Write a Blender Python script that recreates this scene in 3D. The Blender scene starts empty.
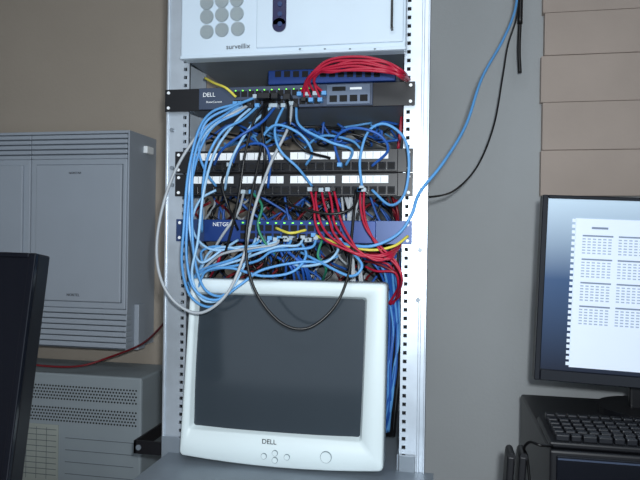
import bpy, bmesh, math, random
from mathutils import Vector, Matrix
random.seed(7)
F=628.0; YAW=math.radians(11); ROLL=math.radians(0.8); CZ=1.3
D=1.17; WALL=1.68
fwd=Vector((-math.sin(YAW),math.cos(YAW),0)); R0=Vector((math.cos(YAW),math.sin(YAW),0)); U0=Vector((0,0,1))
cR=R0*math.cos(ROLL)+U0*math.sin(ROLL); cU=U0*math.cos(ROLL)-R0*math.sin(ROLL)
C=Vector((0,0,CZ))
def W(px,py,Y):
    d=fwd+cR*((px-320)/F)+cU*((240-py)/F)
    return C+d*(Y/d.y)
def lin(c):
    return tuple(((v/255)/12.92 if v/255<=0.04045 else ((v/255+0.055)/1.055)**2.4) for v in c)
def mat(name,rgb,rough=0.5,metal=0.0,var=0.08,scale=12,bump=0.0,bscale=200,emit=0,spec=0.5):
    m=bpy.data.materials.new(name); m.use_nodes=True; nt=m.node_tree; b=nt.nodes['Principled BSDF']
    c=lin(rgb)
    n=nt.nodes.new('ShaderNodeTexNoise'); n.inputs['Scale'].default_value=scale; n.inputs['Detail'].default_value=4
    tc=nt.nodes.new('ShaderNodeTexCoord'); nt.links.new(tc.outputs['Object'],n.inputs['Vector'])
    r=nt.nodes.new('ShaderNodeValToRGB')
    r.color_ramp.elements[0].position=0.3; r.color_ramp.elements[1].position=0.7
    r.color_ramp.elements[0].color=tuple(v*(1-var) for v in c)+(1,)
    r.color_ramp.elements[1].color=tuple(min(1,v*(1+var)) for v in c)+(1,)
    nt.links.new(n.outputs['Fac'],r.inputs['Fac']); nt.links.new(r.outputs['Color'],b.inputs['Base Color'])
    b.inputs['Roughness'].default_value=rough; b.inputs['Metallic'].default_value=metal
    b.inputs['Specular IOR Level'].default_value=spec
    if bump>0:
        n2=nt.nodes.new('ShaderNodeTexNoise'); n2.inputs['Scale'].default_value=bscale; n2.inputs['Detail'].default_value=3
        nt.links.new(tc.outputs['Object'],n2.inputs['Vector'])
        bp=nt.nodes.new('ShaderNodeBump'); bp.inputs['Strength'].default_value=bump; bp.inputs['Distance'].default_value=0.002
        nt.links.new(n2.outputs['Fac'],bp.inputs['Height']); nt.links.new(bp.outputs['Normal'],b.inputs['Normal'])
    if emit>0:
        nt.links.new(r.outputs['Color'],b.inputs['Emission Color']); b.inputs['Emission Strength'].default_value=emit
    return m
M={}
def mk(k,*a,**kw): M[k]=mat(k,*a,**kw); return M[k]
mk('paint_tan',(160,150,138),0.75,bump=0.3,bscale=120,var=0.04,scale=3)
mk('paint_gray',(168,172,174),0.75,bump=0.3,bscale=120,var=0.03,scale=3)
mk('floor_vinyl',(110,108,104),0.5); mk('ceiling_tile',(210,210,205),0.9)
mk('board',(176,162,152),0.75,bump=0.3,bscale=60,var=0.05,scale=6)
mk('board_edge',(122,108,100),0.8)
mk('aluminium',(200,210,220),0.4,0.65,var=0.06,scale=30)
mk('steel_gray',(132,142,152),0.45,0.3)
mk('dark_hole',(8,9,12),0.8)
mk('crt_plastic',(212,225,228),0.45,var=0.015)
mk('crt_glass',(52,60,67),0.12,var=0.02)
mk('white_panel',(202,218,232),0.4,var=0.02)
mk('grille',(118,132,138),0.6)
mk('navy',(18,20,70),0.3)
mk('black',(16,17,22),0.4); mk('black_gloss',(12,15,24),0.15)
mk('switch_body',(58,70,92),0.4); mk('module',(95,108,128),0.4,0.3)
mk('blue_case',(24,58,124),0.35,0.2)
mk('blue_ear',(44,66,110),0.4,0.3)
mk('label_white',(240,245,250),0.5); mk('text_dark',(40,45,50),0.6)
mk('phone_gray',(154,163,174),0.55,var=0.02); mk('phone_dark',(84,92,102),0.7)
mk('cab_gray',(140,150,156),0.6,var=0.03); mk('cab_label',(154,160,154),0.6)
mk('c_blue',(92,156,214),0.45); mk('c_lblue',(150,192,226),0.45); mk('c_dblue',(36,88,168),0.45)
mk('c_red',(168,22,54),0.45); mk('c_dred',(110,14,26),0.45)
mk('c_black',(14,14,16),0.4); mk('c_gray',(165,172,178),0.45); mk('c_yellow',(220,208,84),0.45)
mk('c_green',(40,130,100),0.4)
mk('plug',(170,185,195),0.2); mk('led',(120,255,60),0.4,emit=2)
mk('page',(216,228,242),0.5,var=0.01,emit=0.25); mk('page_txt',(120,135,160),0.5,emit=0.12); mk('page_txt2',(160,176,198),0.5,emit=0.15)
mk('key',(26,28,34),0.35); mk('desk_wood',(120,100,80),0.5)
ms=bpy.data.materials.new('screen_wallpaper'); ms.use_nodes=True; nt=ms.node_tree; b=nt.nodes['Principled BSDF']
tc=nt.nodes.new('ShaderNodeTexCoord'); sx=nt.nodes.new('ShaderNodeSeparateXYZ'); rp=nt.nodes.new('ShaderNodeValToRGB')
nt.links.new(tc.outputs['Object'],sx.inputs[0]); 
mr=nt.nodes.new('ShaderNodeMapRange'); mr.inputs['From Min'].default_value=1.02; mr.inputs['From Max'].default_value=1.40
nt.links.new(sx.outputs['Z'],mr.inputs['Value']); nt.links.new(mr.outputs[0],rp.inputs[0])
e=rp.color_ramp.elements; e[0].position=0.05; e[0].color=lin((10,16,34))+(1,); e[1].position=1; e[1].color=lin((185,206,222))+(1,)
k=e.new(0.55); k.color=lin((50,76,112))+(1,)
nt.links.new(rp.outputs[0],b.inputs['Base Color']); nt.links.new(rp.outputs[0],b.inputs['Emission Color']); b.inputs['Emission Strength'].default_value=0.35; b.inputs['Roughness'].default_value=0.2
M['wallpaper']=ms

class Obj:
    def __init__(s,name): s.name=name; s.bm=bmesh.new(); s.mats=[]
    def mi(s,m):
        if m not in s.mats: s.mats.append(m)
        return s.mats.index(m)
    def box(s,x0,x1,y0,y1,z0,z1,m,bev=0,rot=None,piv=None):
        i=s.mi(m)
        vs=[s.bm.verts.new((x,y,z)) for x in (x0,x1) for y in (y0,y1) for z in (z0,z1)]
        fs=[s.bm.faces.new([vs[j] for j in q]) for q in ((0,1,3,2),(4,6,7,5),(0,4,5,1),(2,3,7,6),(0,2,6,4),(1,5,7,3))]
        for f in fs: f.material_index=i
        if rot is not None: bmesh.ops.rotate(s.bm,verts=vs,cent=piv or (0,0,0),matrix=rot)
        if bev>0:
            ed=list({e for f in fs for e in f.edges})
            r=bmesh.ops.bevel(s.bm,geom=ed,offset=bev,segments=2,affect='EDGES',profile=0.5)
            for f in r['faces']: f.material_index=i
    def pbox(s,x0,y0,x1,y1,Y,dep,m,bev=0):
        xm,ym=(x0+x1)/2,(y0+y1)/2
        a=W(x0,ym,Y).x; b2=W(x1,ym,Y).x; t=W(xm,y0,Y).z; u=W(xm,y1,Y).z
        s.box(a,b2,Y,Y+dep,u,t,m,bev)
    def cyl(s,c,r,dep,m,axis='Y',n=20,r2=None):
        i=s.mi(m)
        mt=Matrix.Translation(c)
        if axis=='Y': mt=mt@Matrix.Rotation(math.pi/2,4,'X')
        if axis=='X': mt=mt@Matrix.Rotation(math.pi/2,4,'Y')
        r_=bmesh.ops.create_cone(s.bm,cap_ends=True,segments=n,radius1=r,radius2=r if r2 is None else r2,depth=dep,matrix=mt)
        for v in r_['verts']:
            for f in v.link_faces: f.material_index=i
    def loft(s,loops,m,cap0=False,cap1=True):
        i=s.mi(m); L=[[s.bm.verts.new(p) for p in lp] for lp in loops]; n=len(L[0])
        for a,b2 in zip(L,L[1:]):
            for j in range(n):
                f=s.bm.faces.new((a[j],a[(j+1)%n],b2[(j+1)%n],b2[j])); f.material_index=i; f.smooth=True
        if cap0: s.bm.faces.new(L[0]).material_index=i
        if cap1: s.bm.faces.new(L[-1]).material_index=i
    def done(s):
        bmesh.ops.recalc_face_normals(s.bm,faces=s.bm.faces)
        me=bpy.data.meshes.new(s.name); s.bm.to_mesh(me); s.bm.free()
        for m in s.mats: me.materials.append(M[m])
        o=bpy.data.objects.new(s.name,me); bpy.context.collection.objects.link(o); s.o=o
        return o
def text(body,px,py,Y,size,m,parent,name='label_text'):
    cu=bpy.data.curves.new(name,'FONT'); cu.body=body; cu.size=size; cu.extrude=0.0003; cu.align_x='CENTER'; cu.align_y='CENTER'
    cu.materials.append(M[m]); o=bpy.data.objects.new(name,cu); bpy.context.collection.objects.link(o)
    o.location=W(px,py,Y); o.rotation_euler=(math.pi/2,0,0); o.parent=parent

# ---------------- room
def slab(name,a,b2,m):
    o=Obj(name); o.box(a[0],b2[0],a[1],b2[1],a[2],b2[2],m); return o.done()
XS=W(300,240,WALL).x
w=Obj('wall_back'); w.box(-2.2,XS,WALL,WALL+0.1,0,2.6,'paint_tan'); w.box(XS,1.8,WALL,WALL+0.1,0,2.6,'paint_gray'); w.done()
slab('wall_left',(-2.3,-2.5,0),(-2.2,WALL+0.1,2.6),'paint_tan')
slab('wall_right',(1.8,-2.5,0),(1.9,WALL+0.1,2.6),'paint_gray')
slab('floor',(-2.3,-2.5,-0.1),(1.9,WALL+0.1,0),'floor_vinyl')
slab('ceiling',(-2.3,-2.5,2.6),(1.9,WALL+0.1,2.7),'ceiling_tile')
bb=Obj('baseboard_back'); bb.box(-2.2,1.8,WALL-0.012,WALL,0,0.1,'phone_dark',0.003); bb.done()

# ---------------- boards upper right
o=Obj('stacked_wall_boards')
ys=[-190,-142,-92,-40,12,55,102,150,196]
for j,(a,b2) in enumerate(zip(ys,ys[1:])):
    z1=W(560,a,1.655).z; z0=W(560,b2,1.655).z; x0=W(541+[0,2,-1,1,3,0,2,1][j],90,1.655).x
    o.box(x0,1.5,1.655+0.001*(j%2),WALL,z0+0.0006,z1-0.0006,'board',0.0012)
zt=W(560,-190,1.66).z; zb=W(560,196,1.66).z
o.box(W(543,90,1.66).x+0.004,1.49,1.66,WALL,zb,zt,'board_edge')
o.done()

# ---------------- rack
YF=D
rk=Obj('two_post_equipment_rack')
LX0=W(165,240,YF).x; LX1=W(187,240,YF).x; RX0=W(402,240,YF).x; RX1=W(427,240,YF).x
def post(x0,x1,hx):
    hw=0.0034; T=0.004; zt=2.15; zb=0.0
    rk.box(x0,hx-hw,YF,YF+T,zb,zt,'aluminium'); rk.box(hx+hw,x1,YF,YF+T,zb,zt,'aluminium')
    z=zb; p=0.0159
    while z<zt:
        rk.box(hx-hw,hx+hw,YF,YF+T,z,min(z+p-0.0068,zt),'aluminium'); z+=p
post(LX0,LX1,LX1-0.008); post(RX0,RX1,RX0+0.008)
for (a,b2) in ((LX1-0.013,LX1-0.003),(RX0+0.003,RX0+0.013)):  # near-black strips painting the shade inside the channel behind the holes
    rk.box(a,b2,YF+0.012,YF+0.014,0,2.15,'dark_hole')
rk.box(LX0,LX0+0.004,YF+0.004,YF+0.09,0,2.15,'aluminium'); rk.box(LX0,LX1,YF+0.09,YF+0.094,0,2.15,'aluminium')
rk.box(RX1-0.004,RX1,YF+0.004,YF+0.09,0,2.15,'aluminium'); rk.box(RX0,RX1,YF+0.09,YF+0.094,0,2.15,'aluminium')
rk.box(RX1-0.014,RX1-0.009,YF-0.003,YF,0,2.15,'aluminium',0.001); rk.box(LX0,LX0+0.005,YF-0.003,YF,0,2.15,'aluminium',0.001)
rk.box(RX1-0.002,RX1+0.001,YF-0.006,YF+0.004,0,2.15,'aluminium',0.0008)
rk.box(LX0,RX1,YF,YF+0.09,2.15,2.19,'aluminium',0.003)
for x in (LX0-0.02,RX0-0.03): rk.box(x,x+0.1,YF-0.2,YF+0.35,0,0.012,'aluminium',0.002)
rk.box(LX0,RX1,YF+0.005,YF+0.08,0.012,0.1,'aluminium',0.003)
for px,py in ((172,185),(172,168),(408,468),(180,455),(172,130),(418,300),(420,250)):
    p=W(px,py,YF-0.003); rk.cyl(p,0.004,0.005,'steel_gray')
rk.done()

# ---------------- shelf
sh=Obj('rack_shelf')
zs=CZ-0.424
sx0=W(168,440,YF-0.01).x; sx1=W(434,440,YF-0.01).x
sh.box(sx0,sx1,0.99,YF-0.001,zs-0.003,zs,'steel_gray')
sh.box(LX1+0.001,RX0-0.001,YF-0.002,1.58,zs-0.003,zs,'steel_gray')
sh.box(sx0,sx1,0.985,0.99,zs-0.04,zs,'steel_gray',0.001)
sh.box(LX0+0.001,LX1,YF-0.006,YF-0.003,zs-0.06,zs+0.03,'steel_gray',0.001)
sh.box(RX0,RX1-0.016,YF-0.006,YF-0.003,zs-0.06,zs+0.03,'steel_gray',0.001)
sh.box(LX1+0.001,LX1+0.004,YF-0.001,1.56,zs,zs+0.03,'steel_gray'); sh.box(RX0-0.004,RX0-0.001,YF-0.001,1.56,zs,zs+0.03,'steel_gray')
sh.done()

# ---------------- top surveillance recorder chassis
YR=YF-0.035
rc=Obj('rackmount_video_recorder')
xl=W(181,20,YR).x; xr=W(406,20,YR).x; zb=W(292,54.5,YR).z; zt=zb+0.178
rc.box(xl,xr,YR,YR+0.03,zb,zt,'white_panel',0.003)
rc.box(LX1+0.002,RX0-0.002,YR+0.02,YR+0.42,zb+0.003,zt-0.003,'steel_gray')
rc.box(xl+0.152,xr-0.004,YR-0.004,YR,zb+0.014,zt-0.005,'white_panel',0.002)
rc.box(xl,xr,YR-0.003,YR,zb,zb+0.006,'white_panel',0.001)
for cx,cy in ((207,3),(222,1),(237,0),(207,17),(222,15),(237,14),(207,32),(222,30),(238,29),(207,-11),(222,-13),(237,-14),(207,-25),(222,-27),(237,-28)):
    p=W(cx,cy,YR); rc.cyl((p.x,YR-0.0005,p.z),0.0133,0.003,'grille',n=28)
    for i in range(-3,4):
        for j in range(-3,4):
            if i*i+j*j<=10: rc.cyl((p.x+i*0.0036,YR-0.0021,p.z+j*0.0036),0.0008,0.0006,'label_white',n=6)
p=W(280,26,YR); rc.box(p.x-0.013,p.x+0.013,YR-0.007,YR-0.003,p.z,zt-0.02,'navy',0.001); rc.cyl((p.x,YR-0.005,p.z),0.0129,0.004,'navy',n=28)
for yy in (4,14,24): q=W(280,yy,YR-0.007); rc.cyl((q.x,YR-0.0075,q.z),0.0045,0.002,'blue_ear',n=16)
p=W(392,28,YR-0.01); rc.box(p.x-0.002,p.x+0.002,YR-0.018,YR-0.012,p.z,zt-0.02,'black',0.001); rc.box(p.x-0.002,p.x+0.002,YR-0.018,YR-0.003,p.z-0.003,p.z+0.003,'black')
for px in (300,325,350,375): q=W(px,49,YR-0.003); rc.box(q.x-0.002,q.x+0.002,YR-0.0045,YR-0.003,q.z-0.001,q.z+0.001,'grille')
ob=rc.done(); text('surveillix',238,46.5,YR-0.0015,0.0132,'text_dark',ob)

# ---------------- small blue switch atop
b=Obj('compact_network_switch')
Yb=YF+0.03
b.pbox(268,68,396,82.5,Yb,0.12,'blue_case',0.002)
for i in range(12):
    b.pbox(275+i*9,71,281+i*9,77,Yb-0.001,0.002,'dark_hole')
b.done()

def unit(name,ytop,body,ear,depth,Y=YF-0.004,x0=165,x1=415,bx0=200,bx1=373,depbody=None):
    o=Obj(name); zt=W(290,ytop,Y).z; zb=zt-0.0435
    a=W(x0,ytop+11,Y).x; e2=W(x1,ytop+11,Y).x; ba=W(bx0,ytop+11,Y).x; bb_=W(bx1,ytop+11,Y).x
    o.box(a,e2,Y,Y+0.003,zb,zt,ear,0.0006)
    o.box(ba,bb_,Y-0.006,Y+0.002,zb+0.001,zt-0.001,body,0.001)
    o.box(LX1+0.003,RX0-0.003,Y+0.0035,Y+depth,zb+0.002,zt-0.002,body if body!='switch_body' else 'steel_gray')
    for xx in (a+0.008,e2-0.008):
        for zz in (zb+0.007,zt-0.007): o.cyl((xx,Y-0.0005,zz),0.003,0.003,'label_white',n=12)
    return o,zt,zb,ba,bb_
o,zt,zb,ba,bb_=unit('managed_network_switch',85.5,'switch_body','black',0.26,Y=YF-0.012)
Y=YF-0.018
for i in range(12):
    x=ba+0.072+i*0.0143
    for zz in (zb+0.006,zb+0.023): o.box(x,x+0.0115,Y-0.001,Y+0.001,zz,zz+0.011,'dark_hole')
    o.box(x+0.002,x+0.004,Y-0.0015,Y,zb+0.0345,zb+0.036,'led')
o.box(bb_-0.086,bb_-0.004,Y-0.003,Y,zb+0.003,zt-0.003,'module',0.001)
for i in range(4): o.box(bb_-0.08+i*0.019,bb_-0.066+i*0.019,Y-0.0045,Y-0.002,zb+0.008,zb+0.02,'dark_hole',0.0005)
o.box(bb_-0.075,bb_-0.05,Y-0.0035,Y-0.002,zb+0.028,zb+0.036,'dark_hole'); o.box(bb_-0.042,bb_-0.02,Y-0.0035,Y-0.002,zb+0.030,zb+0.034,'label_white')
so=o.done(); text('DELL',209,95,Y-0.001,0.0115,'label_white',so); text('PowerConnect',214,102,Y-0.001,0.0052,'label_white',so,'label_subtext')

for k,yt in enumerate((150,173.5)):
    o,zt,zb,ba,bb_=unit('patch_panel' if k==0 else 'patch_panel.001',yt,'black','black',0.03,x0=175,x1=413,bx0=190,bx1=398)
    Y=YF-0.010; n=24; wd=(bb_-ba-0.01)/n
    for i in range(n):
        x=ba+0.005+i*wd+(i//6)*0.0005
        o.box(x+0.0015,x+wd-0.0015,Y-0.003,Y,zb+0.004,zb+0.018,'black_gloss',0.0006)
        o.box(x+0.003,x+wd-0.003,Y-0.0035,Y,zb+0.006,zb+0.016,'dark_hole')
    for g in range(4):
        x=ba+0.006+g*wd*6
        o.box(x,x+wd*5.2,Y-0.0025,Y,zb+0.024,zb+0.038,'label_white',0.0005)
        for q in range(1,6): o.box(x+q*wd*0.87,x+q*wd*0.87+0.0006,Y-0.003,Y,zb+0.025,zb+0.037,'text_dark')
    o.done()
o,zt,zb,ba,bb_=unit('network_switch',220,'blue_case','blue_ear',0.2,x0=176,x1=412,bx0=205,bx1=376)
Y=YF-0.010
for i in range(12):
    x=ba+0.075+i*0.0165
    for zz in (zb+0.006,zb+0.022): o.box(x,x+0.0125,Y-0.0015,Y+0.001,zz,zz+0.0115,'dark_hole')
    o.box(x+0.003,x+0.006,Y-0.002,Y,zb+0.0365,zb+0.0385,'led')
so=o.done(); text('NETGEAR',224,224.5,Y-0.001,0.0105,'label_white',so)

# ---------------- CRT
YM=YF-0.055
def wx(px,py): return W(px,py,YM)
cx=(wx(285.5,281).x+wx(277.5,455).x)/2; SK=(wx(285.5,281).x-wx(277.5,455).x)/2
zT=wx(285,281).z; zB=wx(280,464).z
ZC=(zT+zB)/2; HH=(zT-zB)/2
def rquad(z0,z1,wt,wb,r,Y,n=8,sag=0.0,cx=cx,sk=1.0):
    pts=[]; cor=[(1,1),(-1,1),(-1,-1),(1,-1)]
    zc=(z0+z1)/2; hh=(z1-z0)/2
    for k,(sx_,sz) in enumerate(cor):
        for j in range(n):
            a=math.pi/2*(k+j/(n-1)); w_=(wt if sz>0 else wb)/2
            pts.append((sx_*(w_-r)+r*math.cos(a),sz*(hh-r)+r*math.sin(a)))
        if k in (0,2):
            w_=(wt if sz>0 else wb)/2
            for j in range(1,8): pts.append((sx_*(w_-r)*(1-2*j/8),sz*hh))
    out=[]
    for x,z in pts:
        if z<0 and sag: z-=sag*max(0,1-(x/(wb/2))**2)*min(1,(-z/hh))**4
        out.append((cx+x+sk*SK*(zc+z-ZC)/HH,Y,zc+z))
    return out
wt=wx(384,281).x-wx(187.5,281).x; wb=wx(380,455).x-wx(176,455).x
sT=wx(280,297.5).z; sB=wx(280,434).z
scx=(wx(194,365).x+wx(361,365).x)/2; sw=wx(361,365).x-wx(194,365).x
crt=Obj('crt_monitor')
loops=[rquad(sB,sT,sw,sw+0.003,0.005,YM+0.016,cx=scx),
 rquad(sB-0.004,sT+0.004,sw+0.008,sw+0.011,0.006,YM+0.005,cx=scx),
 rquad(sB-0.006,sT+0.006,sw+0.011,sw+0.014,0.007,YM+0.001,cx=scx),
 rquad(zB+0.004,zT-0.003,wt-0.007,wb-0.007,0.006,YM,sag=0.009),
 rquad(zB+0.0015,zT-0.001,wt-0.002,wb-0.002,0.008,YM+0.002,sag=0.009),
 rquad(zB,zT,wt,wb,0.008,YM+0.006,sag=0.009),
 rquad(zB,zT,wt,wb,0.008,YM+0.045,sag=0.009),
 rquad(zB+0.006,zT-0.006,wt-0.03,wb-0.03,0.012,YM+0.052,sk=0.3),
 rquad(zB+0.012,zT-0.014,wt-0.045,wb-0.06,0.02,YM+0.15,sk=0),
 rquad(zB+0.03,zT-0.05,wt-0.12,wb-0.12,0.03,YM+0.26,sk=0),
 rquad(zB+0.05,zT-0.10,wt-0.19,wb-0.19,0.03,YM+0.38,sk=0)]
crt.loft(loops,'crt_plastic')
N=16; i_=crt.mi('crt_glass'); gv=[]
for a in range(N+1):
    row=[]
    for c in range(N+1):
        u=-1+2*a/N; v=-1+2*c/N; zz=(sB+sT)/2+v*((sT-sB)/2+0.001)
        row.append(crt.bm.verts.new((scx+u*(sw/2+0.002)+SK*(zz-ZC)/HH,YM+0.016-0.009*(1-u*u*0.6-v*v*0.4)+0.001,zz)))
    gv.append(row)
for a in range(N):
    for c in range(N):
        f=crt.bm.faces.new((gv[a][c],gv[a+1][c],gv[a+1][c+1],gv[a][c+1])); f.material_index=i_; f.smooth=True
for px,py in ((264,456),(275,460),(275,453),(287,457)):
    q=wx(px,py); crt.cyl((q.x,YM-0.0006,q.z),0.0055,0.003,'grille',n=16); crt.cyl((q.x,YM-0.0016,q.z),0.0047,0.003,'crt_plastic',n=16)
q=wx(326,457); crt.cyl((q.x,YM-0.0006,q.z),0.0105,0.003,'grille',n=24); crt.cyl((q.x,YM-0.002,q.z),0.0095,0.003,'crt_plastic',n=24)
crt.box(cx-0.09,cx+0.09,YM+0.05,YM+0.25,zB-0.012,zB+0.03,'crt_plastic',0.006)
crt.cyl((cx,YM+0.14,(zB-0.02+zs)/2+0.004),0.12,abs(zB-0.012-zs)-0.001,'crt_plastic',axis='Z',n=40)
cro=crt.done(); text('DELL',269,442,YM-0.0006,0.0125,'text_dark',cro)

# ---------------- Phone system cabinet
YP=1.52
ph=Obj('telephone_system_cabinet')
g=lambda px,py,Y=YP: W(px,py,Y)
xr=g(127,240).x; xs=g(30,240).x; zt=g(70,131).z; zb=g(80,308).z; zbb=g(80,350).z
xL=xs-0.28; xe=xr-0.003
ph.box(xs+0.001,xe,YP,WALL-0.002,zb,zt-0.075,'phone_gray',0.003); ph.box(xL,xs-0.001,YP,WALL-0.002,zb,zt-0.075,'phone_gray',0.003)
ph.box(xL+0.003,xe-0.004,YP+0.006,WALL-0.003,zt-0.0755,zt-0.009,'phone_dark')
ph.box(xe+0.0005,xr+0.002,YP+0.003,WALL,zbb+0.002,zt,'phone_gray',0.001)
ph.box(xL,xe,YP+0.003,WALL-0.001,zt-0.008,zt,'phone_gray',0.002)
for i in range(5):
    z=zt-0.021-i*0.0135
    ph.box(xL,xs-0.001,YP,YP+0.03,z,z+0.0105,'phone_gray',0.002); ph.box(xs+0.001,xe,YP,YP+0.03,z,z+0.0105,'phone_gray',0.002)
p0=g(36,165,YP-0.006); p1=g(120,303,YP-0.006)
ph.box(p0.x,p1.x,YP-0.006,YP+0.002,p1.z,p0.z,'phone_gray',0.003)
ph.box(p0.x-0.0012,p1.x+0.0012,YP-0.001,YP+0.001,p1.z-0.0012,p0.z+0.0012,'phone_dark')
ph.box(xL+0.02,xs-0.02,YP-0.007,YP+0.002,p1.z,p0.z,'phone_gray',0.003)
ph.box(xs,xe-0.004,YP+0.012,WALL-0.002,zbb+0.004,zb+0.001,'phone_dark')
ph.box(xL,xs-0.004,YP+0.012,WALL-0.002,zbb+0.004,zb+0.001,'phone_dark')
for i in range(7):
    z=zb-0.013-i*0.0148
    ph.box(xs-0.002,xr+0.003,YP-0.001-i*0.0008,YP+0.03,z,z+0.0125,'phone_gray',0.002)
    ph.box(xL,xs-0.004,YP-0.001-i*0.0008,YP+0.03,z,z+0.0125,'phone_gray',0.002)
ph.box(xr+0.002,xr+0.016,1.56,1.60,zbb,zb+0.01,'phone_gray',0.002)
zq=zt-0.03; ph.box(xr+0.002,xr+0.014,1.60,1.64,zq-0.02,zq,'label_white',0.002)
zc_top=W(85,375,1.50).z
ph.box(xL+0.10,xL+0.14,1.60,1.65,zc_top+0.0005,zbb+0.01,'phone_gray',0.002)
pho=ph.done(); text('NORTEL',73,295,YP-0.0065,0.010,'text_dark',pho); text('NORSTAR',75,173,YP-0.0065,0.008,'text_dark',pho,'label_subtext')

# ---------------- Lower cabinet
YC=1.50
cb=Obj('wall_mounted_metal_cabinet')
xr=W(141,430,YC).x; zt=W(85,375,YC).z; xl=xr-0.52; zb=zt-0.5
cb.box(xl,xr,YC,WALL,zb,zt,'cab_gray',0.005)
for (a,b2) in ((386,402),(408,424)):
    z1=W(85,a,YC).z; z0=W(85,b2,YC).z
    nx=56; nz=5
    for i in range(nx):
        for j in range(nz):
            x=xr-0.015-(i+0.5*(j%2))*0.0085; z=z0+(j+0.5)*(z1-z0)/nz
            cb.cyl((x,YC-0.0002,z),0.0026,0.001,'dark_hole',n=6)
a=W(20,422,YC); c=W(58,480,YC)
cb.box(a.x,c.x,YC-0.0015,YC,c.z-0.02,a.z,'cab_label')
for i in range(9): cb.box(a.x+0.006,c.x-0.006,YC-0.002,YC-0.0005,a.z-0.014-i*0.015,a.z-0.0125-i*0.015,'phone_dark')
for i in range(3): cb.box(a.x+0.02+i*0.03,a.x+0.021+i*0.03,YC-0.002,YC-0.0005,c.z,a.z-0.008,'phone_dark')
for i in range(6):
    z=W(90,440+i*12,YC).z; cb.box(c.x+0.02,xr-0.02,YC-0.001,YC+0.001,z,z+0.0012,'phone_dark')
cb.done()
br=Obj('rack_wall_bracket')
zz0=W(152,450,1.3).z; zz1=W(152,437,1.3).z
xa=W(140,443,1.3).x
br.box(xa,LX0,YF+0.1,YF+0.106,zz0,zz1,'black',0.001); br.box(xa,xa+0.006,YF+0.1,WALL,zz0,zz1,'black',0.001); br.box(LX0,LX0+0.004,YF+0.094,YF+0.106,zz0,zz1,'black')
br.cyl((xa+0.012,YF+0.1,(zz0+zz1)/2),0.006,0.004,'steel_gray')
br.done()

# ---------------- LCD monitors
YK=1.12; ztop=W(590,453,YK).z; DZ=0.70
def lcd(name,px,py,px_w,h,Y,tilt,roll,left_side,deskz,screen,content=False,sy=0.07,R=0.10):
    o=Obj(name); p=W(px,py,Y)
    x0,x1=(p.x,p.x+px_w) if left_side else (p.x-px_w,p.x)
    z1=p.z; z0=z1-h; b_=0.011
    piv=(p.x,Y,z1)
    rot=Matrix.Rotation(tilt,4,'X')@Matrix.Rotation(roll,4,'Y')
    o.box(x0,x1,Y+0.006,Y+0.035,z0,z1,'black',0.003)
    for bx in ((x0,x0+b_,z0,z1),(x1-b_,x1,z0,z1),(x0+b_,x1-b_,z1-0.007,z1),(x0+b_,x1-b_,z0,z0+0.022)):
        o.box(bx[0],bx[1],Y,Y+0.008,bx[2],bx[3],'black_gloss',0.0015)
    o.box(x0+b_*0.8,x1-b_*0.8,Y+0.004,Y+0.007,z0+0.018,z1-0.006,screen)
    if content:
        s0=x0+0.064; zt_=z1-0.044; zb_=z0+0.030
        o.box(s0,x1-0.03,Y+0.0028,Y+0.004,zb_,zt_,'page')
        n=26
        for i in range(n):
            z=zb_+(i+0.3)*(zt_-zb_)/n; o.box(s0-0.006,s0+0.001,Y+0.0028,Y+0.004,z,z+0.0065,'page')
        o.box(s0+0.03,s0+0.06,Y+0.002,Y+0.003,zt_-0.02,zt_-0.016,'page_txt')
        for cI in range(5):
            for r in range(4):
                bx=s0+0.014+cI*0.066; bz=zt_-0.032-r*0.046
                o.box(bx,bx+0.056,Y+0.0022,Y+0.003,bz-0.003,bz,'page_txt')
                for l in range(6):
                    for q in range(6):
                        o.box(bx+q*0.0095,bx+q*0.0095+0.006,Y+0.0022,Y+0.003,bz-0.009-l*0.0055,bz-0.0066-l*0.0055,'page_txt2')
    bmesh.ops.rotate(o.bm,verts=o.bm.verts,cent=piv,matrix=rot)
    mx=(x0+x1)/2
    o.box(mx-0.035,mx+0.035,Y+sy-0.01,Y+sy+0.01,deskz+0.002,z0+0.15,'black',0.004)
    o.box(mx-0.03,mx+0.03,Y+0.03,Y+sy+0.005,z0+0.08,z0+0.15,'black',0.004)
    o.cyl((mx,Y+sy,deskz+0.008),R,0.015,'black',axis='Z',n=40)
    return o.done()
lcd('computer_monitor',543,194.5,0.45,0.366,1.30,0.0,math.radians(1.9),True,ztop,'wallpaper',True,sy=0.10,R=0.095)
lcd('computer_monitor.001',36,253,0.42,0.34,0.80,math.radians(-9),math.radians(0.8),False,DZ,'black_gloss')

def desk(name,x0,x1,y0,y1,z=DZ):
    o=Obj(name); o.box(x0,x1,y0,y1,z-0.03,z,'desk_wood',0.003)
    for x in (x0+0.03,x1-0.07):
        for y in (y0+0.03,y1-0.07): o.box(x,x+0.04,y,y+0.04,0,z-0.03,'steel_gray',0.002)
    o.box(x0+0.05,x1-0.05,y1-0.06,y1-0.045,0.35,z-0.03,'desk_wood'); o.done()
desk('desk',0.09,1.45,0.8,1.54); desk('desk.001',-1.7,-0.62,0.55,1.2)

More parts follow.
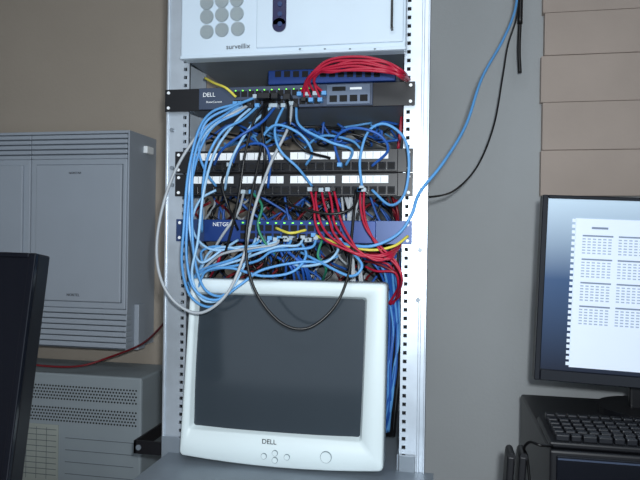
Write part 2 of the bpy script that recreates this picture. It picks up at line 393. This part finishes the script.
cs=Obj('desktop_computer_case'); x0=W(550,460,YK).x
cs.box(x0,x0+0.50,YK,YK+0.40,DZ,ztop,'black',0.004)
cs.box(x0+0.01,x0+0.49,YK-0.004,YK,DZ+0.01,ztop-0.008,'black_gloss',0.002)
cs.box(x0+0.012,x0+0.48,YK-0.005,YK-0.003,ztop-0.014,ztop-0.011,'switch_body')
for i in range(5): cs.box(x0+0.02,x0+0.2,YK-0.006,YK-0.003,0.78+i*0.012,0.783+i*0.012,'switch_body')
cs.done()
kb=Obj('computer_keyboard'); kx=W(546,435,YK+0.05).x; Yk0=YK+0.01
rot=Matrix.Rotation(math.radians(2.0),4,'X'); piv=(kx,Yk0,ztop+0.001)
z0=ztop+0.001
kb.box(kx,kx+0.44,Yk0,Yk0+0.145,z0,z0+0.010,'black',0.003)
for r in range(6):
    y=Yk0+0.010+r*0.0205+(0.006 if r==5 else 0)
    xk=kx+0.012
    while xk<kx+0.42:
        wk=0.0165 if r>0 else random.choice([0.0165,0.022,0.022])
        if r==0 and 0.085<xk-kx<0.1: wk=0.1
        kb.box(xk,xk+wk,y,y+0.0155,z0+0.009,z0+0.020+r*0.0005,'key',0.002); xk+=wk+0.003
bmesh.ops.rotate(kb.bm,verts=kb.bm.verts,cent=piv,matrix=rot)
kb.done()
fs=Obj('desktop_file_sorter')
for px in (510,522):
    a=W(px-2,450,1.15); zt=W(px,452,1.15).z
    fs.box(a.x,a.x+0.013,1.15,1.20,DZ+0.01,zt-0.008,'black',0.003,rot=Matrix.Rotation(math.radians(3),4,'Y'),piv=(a.x,1.15,zt))
    fs.cyl((a.x+0.007,1.175,zt-0.009),0.0066,0.049,'black',n=16)
a=W(505,450,1.15); fs.box(a.x-0.03,a.x+0.06,1.14,1.23,DZ,DZ+0.015,'black',0.003)
fs.done()

# ---------------- cables
SP={}
def catmull(P,n=8):
    out=[]; Q=[P[0]*2-P[1]]+P+[P[-1]*2-P[-2]]
    for i in range(1,len(Q)-2):
        a,b_,c,d=Q[i-1:i+3]
        for j in range(n):
            t=j/n; out.append(0.5*((2*b_)+(c-a)*t+(2*a-5*b_+4*c-d)*t*t+(3*b_-a-3*c+d)*t**3))
    out.append(P[-1]); return out
plugs=[]
def cable(col,pts,r=0.0026,bulge=0.05,base=0.022,pl=False,jit=0,obj='network_cables'):
    n=len(pts); P=[]
    for i,p in enumerate(pts):
        t=i/(n-1)
        y=YF-base-bulge*math.sin(math.pi*t)
        if len(p)>2: y=YF-p[2]
        j=jit if 0<i<n-1 else jit*0.3
        P.append(W(p[0]+random.uniform(-j,j),p[1]+random.uniform(-j,j),y))
    SP.setdefault((obj,col,r),[]).append(catmull(P))
    if pl: plugs.append(P[0])
def fam(col,n,pts,spread,pl=True,**k):
    for i in range(n):
        ox=random.uniform(-spread,spread)
        cable(col,[(p[0]+ox*(0.6 if 0<j<len(pts)-1 else 1)+random.uniform(-3,3),p[1]+random.uniform(-4,4)*(1 if 0<j<len(pts)-1 else .2))+tuple(p[2:]) for j,p in enumerate(pts)],pl=pl,**k)
B='c_blue'; LB='c_lblue'; DB='c_dblue'
cable(B,[(248,105),(238,113),(214,126),(200,150),(191,185),(187,225),(187,262),(195,290),(216,300),(240,285),(262,270),(300,262),(322,262),(338,256)],pl=True,bulge=.07)
cable(B,[(241,104),(226,114),(205,130),(194,160),(192,205),(194,255),(204,288),(222,296),(232,280)],pl=True,bulge=.07)
cable(LB,[(252,107),(236,122),(216,150),(204,190),(198,240),(192,275),(203,300),(226,296),(246,262),(256,238)],pl=True,bulge=.07)
cable(B,[(236,104),(212,112),(198,132),(188,175),(184,225),(182,265),(190,295),(208,307),(226,300)],pl=True,bulge=.07)
cable(B,[(258,106),(242,120),(222,132),(207,160),(202,200),(202,232)],pl=True)
cable(LB,[(272,106),(252,125),(236,150),(228,172),(225,190)],pl=True,bulge=.04)
cable(B,[(256,97),(230,108),(206,122),(199,150),(206,172),(216,186)],pl=True,bulge=.05)
cable(DB,[(276,106),(262,122),(240,136),(222,150),(214,165)],pl=True)
cable(LB,[(246,105),(222,118),(200,142),(190,180),(190,230),(200,262),(222,250),(238,240)],pl=True,bulge=.06)
cable(B,[(270,157),(262,140),(276,125),(300,134),(312,152),(306,165)],pl=True,bulge=.04)
cable(B,[(284,106),(275,128),(280,150),(298,168),(312,186)],pl=True,bulge=.04)
cable(B,[(296,106),(300,126),(330,142),(352,150),(346,165)],pl=True,bulge=.04)
cable(DB,[(340,165),(335,140),(352,128),(378,134),(388,150),(372,166)],pl=True,bulge=.04)
cable(B,[(362,188),(360,160),(368,132),(385,124),(404,138),(409,165),(404,195),(390,205),(372,190)],pl=True,bulge=.04)
cable(DB,[(232,165),(240,148),(262,144),(270,160),(268,188)],pl=True,bulge=.035)
cable(B,[(302,150,-.05),(322,136,-.03),(350,140,-.02),(362,150,-.01)],pl=False,bulge=.03)
for k_,(x,c) in enumerate([(262,B),(270,LB),(280,'c_gray'),(292,B),(304,LB),(316,B)]):
    cable(c,[(x,238),(x-6,245+k_*.5),(x-24,250-k_*.5),(x-46,248+k_),(x-62,252+k_*2),(202,264+k_*2),(193,278+k_*2)],bulge=.03,pl=True,jit=2)
cable(LB,[(286,238),(266,245),(240,247),(214,250),(198,240),(192,222),(200,200),(216,190)],pl=True,bulge=.03)
cable(B,[(300,240),(306,256),(292,272),(262,276),(230,268),(205,272),(196,296),(188,282)],pl=True)
cable(B,[(340,240),(352,252),(362,266),(350,276),(320,262),(300,252)],pl=True)
cable(LB,[(334,240),(338,250),(326,262),(300,266),(285,258)],pl=True,bulge=.03)
fam('c_black',6,[(285,240),(282,252),(275,268),(270,300,-.05)],34,bulge=.01)
fam(DB,6,[(300,240),(298,254),(310,270),(320,300,-.05)],42,bulge=.01)
cable('c_green',[(252,192),(262,206),(258,226),(266,244),(282,262)],pl=True,bulge=.02)
cable('c_green',[(322,240),(318,256),(326,268),(322,282,-.03)],bulge=.01)
cable('c_black',[(268,98),(264,130),(258,165),(250,205),(246,250),(255,290),(280,322),(308,328),(335,306),(349,272),(352,235),(356,190)],pl=True,bulge=.085)
cable('c_black',[(276,98),(258,112),(246,150),(238,200),(226,250),(210,282)],pl=True,bulge=.05)
cable('c_black',[(288,98),(290,130),(305,150),(330,158)],pl=True,bulge=.04)
cable('c_black',[(266,98),(262,125),(265,158),(262,190)],pl=True,bulge=.03,r=.0034)
cable('c_black',[(360,190),(352,208),(330,214),(300,208),(276,200)],pl=True,bulge=.03)
cable('c_black',[(230,165),(222,182),(228,206),(238,230)],pl=True,bulge=.03)
cable('c_black',[(345,300,-.02),(350,262,0),(340,232,.02)],r=.0034)
for x,y in ((268,97),(276,97),(288,98),(262,97)):
    p=W(x,y,YF-0.03); plugs.append(('b',p))
cable('c_gray',[(292,104),(288,128),(270,165),(254,210),(243,258),(226,295),(200,313),(175,302),(160,276),(157,240),(166,195),(182,158),(205,128),(236,112),(250,104)],pl=True,bulge=.08,r=.0029)
cable('c_gray',[(244,192),(238,212),(222,236),(206,262)],pl=True,bulge=.04)
fam('c_gray',8,[(352,196,-.03),(352,220,-.03),(354,250,-.02),(356,290,-.02),(356,310,-.03)],10,pl=False)
cable('c_yellow',[(205,78,-.02),(214,83,.01),(226,88,.03),(236,97,.02)],bulge=0)
cable('c_yellow',[(314,235),(328,240),(348,246),(372,250),(394,246),(408,236)],pl=True,bulge=.03)
cable('c_yellow',[(276,228),(290,233),(306,230)],bulge=.02)
for i in range(7):
    cable('c_red',[(300+i*4,100 if i%2 else 94),(303+i*2,86-i*.6),(312+i*1.2,74-i*.3),(330,62+i*1.7),(358,57+i*2.1),(384,62+i*1.9),(402,72+i),(409,84,-.03),(404,110,-.1),(398,150,-.12)],pl=True,bulge=.05,jit=2,r=.0024)
for i in range(5):
    x=310+i*6
    cable('c_red',[(x,190),(x+2,204),(x+6,222),(x+14,236),(x+28,247+i*1.5),(x+48,254+i*1.5),(388+i*1.5,254+i),(400,244,-.0),(398,225,-.05),(396,200,-.08)],pl=True,bulge=.045,jit=2,r=.0023)
for i in range(2):
    cable('c_red',[(360+i*4,190),(361+i*3,210),(366+i*2,228),(380,246+i*4),(396,262+i*3),(402,280),(397,296,-.03),(392,306,-.06)],pl=True,bulge=.03,r=.0023)
for i in range(4):
    cable(random.choice(['c_red','c_dred']),[(366,252+i*5,-.02),(378,254+i*6,.0),(392,260+i*5,.005),(400-i,274+i*3,-.01),(400-i*2,292,-.03),(392-i,304,-.05)],jit=3,r=.0024)
cable('c_red',[(222,250),(218,262),(210,278,-.02)],bulge=.01)
cable('c_red',[(368,66),(388,68),(404,76,-.0),(408,96,-.05)],r=.0024,bulge=.03)
for i in range(9):
    cable(random.choice([B,DB,DB,B]),[(360+i*3,255+i*2,-.03),(380+i*1.5,268,-.02),(388+i*1.3,295,-.05),(391+i*.9,330,-.06),(388+i*1.0,370,-.06),(385+i*.9,405,-.07),(380+i,432,-.1)],jit=2.5)
for i in range(5):
    cable('c_black',[(372+i*4,262,-.04),(390+i*2,300,-.07),(394+i*2,350,-.08),(390+i*2,400,-.09),(386+i*2,436,-.12)],jit=2)
for i in range(85):
    c=random.choice(['c_black','c_black','c_black',DB,DB,'c_dred','c_black','c_gray'])
    x=random.uniform(196,396); d=-random.uniform(.04,.16)
    pts=[]
    for j in range(6):
        pts.append((min(398,max(192,x)),196+j*20+random.uniform(-7,7),d+random.uniform(-.015,.015))); x+=random.uniform(-38,38)
    cable(c,pts)
for i in range(22):
    c=random.choice(['c_black',DB,DB,B,'c_black'])
    x=random.uniform(196,390); d=-random.uniform(.05,.2); pts=[]
    for j in range(5):
        pts.append((min(398,max(192,x)),122+random.uniform(0,26),d+random.uniform(-.02,.02))); x+=random.uniform(-30,40)
    cable(c,pts)
# wall cables
cable(B,[(517,-30,-.3),(516,6,-.27),(504,38,-.22),(482,78,-.15),(466,125,-.08),(443,163,0.0),(420,192,.035),(412,214,.05),(398,234,.05),(372,246,.06),(345,244,.05),(322,238,.03)],r=0.0030,obj='wall_blue')
cable('c_dred',[(20,362,-.3),(45,366,-.31),(80,366,-.32),(110,357,-.34),(140,345,-.3),(158,330,-.2),(172,312,-.1)],r=.0028,obj='wall_red')
cable('c_black',[(522,-30,-.45),(517,15,-.42),(508,45,-.42),(503,75,-.41),(494,125,-.38),(478,165,-.32),(455,190,-.22),(430,197,-.1),(405,196,-.1)],r=.0022,obj='wall_black')
cable('c_black',[(521,-30,-.44),(520,24,-.44)],r=.0066,obj='wall_lead')
cable('c_black',[(520,22,-.44),(519,50,-.44),(520,73,-.44)],r=.0048,obj='wall_lead')
cable('c_black',[(552,446,.04),(540,445,.06),(530,442,.04),(524,448,.02),(527,457,.0),(530,485,.0)],r=.0025,obj='kb_lead')
names={'network_cables':'network_cables','wall_blue':'blue_network_cable','wall_red':'red_wire','wall_black':'black_cable','wall_lead':'hanging_antenna','kb_lead':'keyboard_cord'}
groups={}
for (ob,col,r),spl in SP.items(): groups.setdefault(ob,[]).append((col,r,spl))
for ob,lst in groups.items():
    o=Obj(names[ob])
    for col,r,spl in lst:
        mi=o.mi(col)
        for pts in spl:
            K=7; ref=Vector((0.3,1,0.2)).normalized(); rings=[]
            for i,p in enumerate(pts):
                t=(pts[min(i+1,len(pts)-1)]-pts[max(i-1,0)])
                if t.length<1e-7: t=Vector((0,0,1))
                t.normalize(); ref=(ref-t*ref.dot(t))
                if ref.length<1e-4: ref=t.orthogonal()
                ref.normalize(); bn=t.cross(ref)
                rings.append([o.bm.verts.new(p+(ref*math.cos(a)+bn*math.sin(a))*r) for a in [2*math.pi*k/K for k in range(K)]])
            for a,b_ in zip(rings,rings[1:]):
                for k in range(K):
                    f=o.bm.faces.new((a[k],a[(k+1)%K],b_[(k+1)%K],b_[k])); f.material_index=mi; f.smooth=True
            for e_ in (rings[0],rings[-1]):
                f=o.bm.faces.new(e_); f.material_index=mi
    if ob=='network_cables':
        for p in plugs:
            c=random.choice(['plug','plug','black','c_blue'])
            if isinstance(p,tuple): c='black'; p=p[1]; o.box(p.x-0.0065,p.x+0.0065,p.y-0.014,p.y+0.012,p.z-0.0055,p.z+0.0055,c,0.001); continue
            o.box(p.x-0.0045,p.x+0.0045,p.y-0.008,p.y+0.012,p.z-0.0038,p.z+0.0038,c,0.0008)
    o.done()

# ---------------- lights
w=bpy.data.worlds.new('room_ambient'); bpy.context.scene.world=w; w.use_nodes=True
bg=w.node_tree.nodes['Background']; bg.inputs[0].default_value=(0.74,0.86,1,1); bg.inputs[1].default_value=0.85
def light(name,typ,loc,target,e,col,**k):
    l=bpy.data.lights.new(name,typ); l.energy=e; l.color=col
    for a,v in k.items(): setattr(l,a,v)
    o=bpy.data.objects.new(name,l); bpy.context.collection.objects.link(o); o.location=loc
    o.rotation_euler=(Vector(target)-Vector(loc)).to_track_quat('-Z','Y').to_euler(); return o
light('camera_flash','SPOT',(0.04,-0.02,1.36),tuple(W(320,250,1.2)),48,(0.92,0.97,1),spot_size=math.radians(125),spot_blend=1.0,shadow_soft_size=0.02)
light('added_overhead_fill','AREA',(-0.1,-0.6,2.55),(-0.1,0.2,0.5),18,(0.9,0.95,1),shape='RECTANGLE',size=1.2,size_y=0.6)  # unseen overhead area lamp, added as fill inside the room
cd=bpy.data.cameras.new('camera'); cam=bpy.data.objects.new('camera',cd); bpy.context.collection.objects.link(cam)
m=Matrix((( cR.x,cU.x,-fwd.x,0),(cR.y,cU.y,-fwd.y,0),(cR.z,cU.z,-fwd.z,CZ),(0,0,0,1)))
cam.matrix_world=m; cd.sensor_width=36; cd.lens=F/640*36; cd.clip_start=0.02
bpy.context.scene.camera=cam
bpy.context.scene.view_settings.view_transform='Standard'
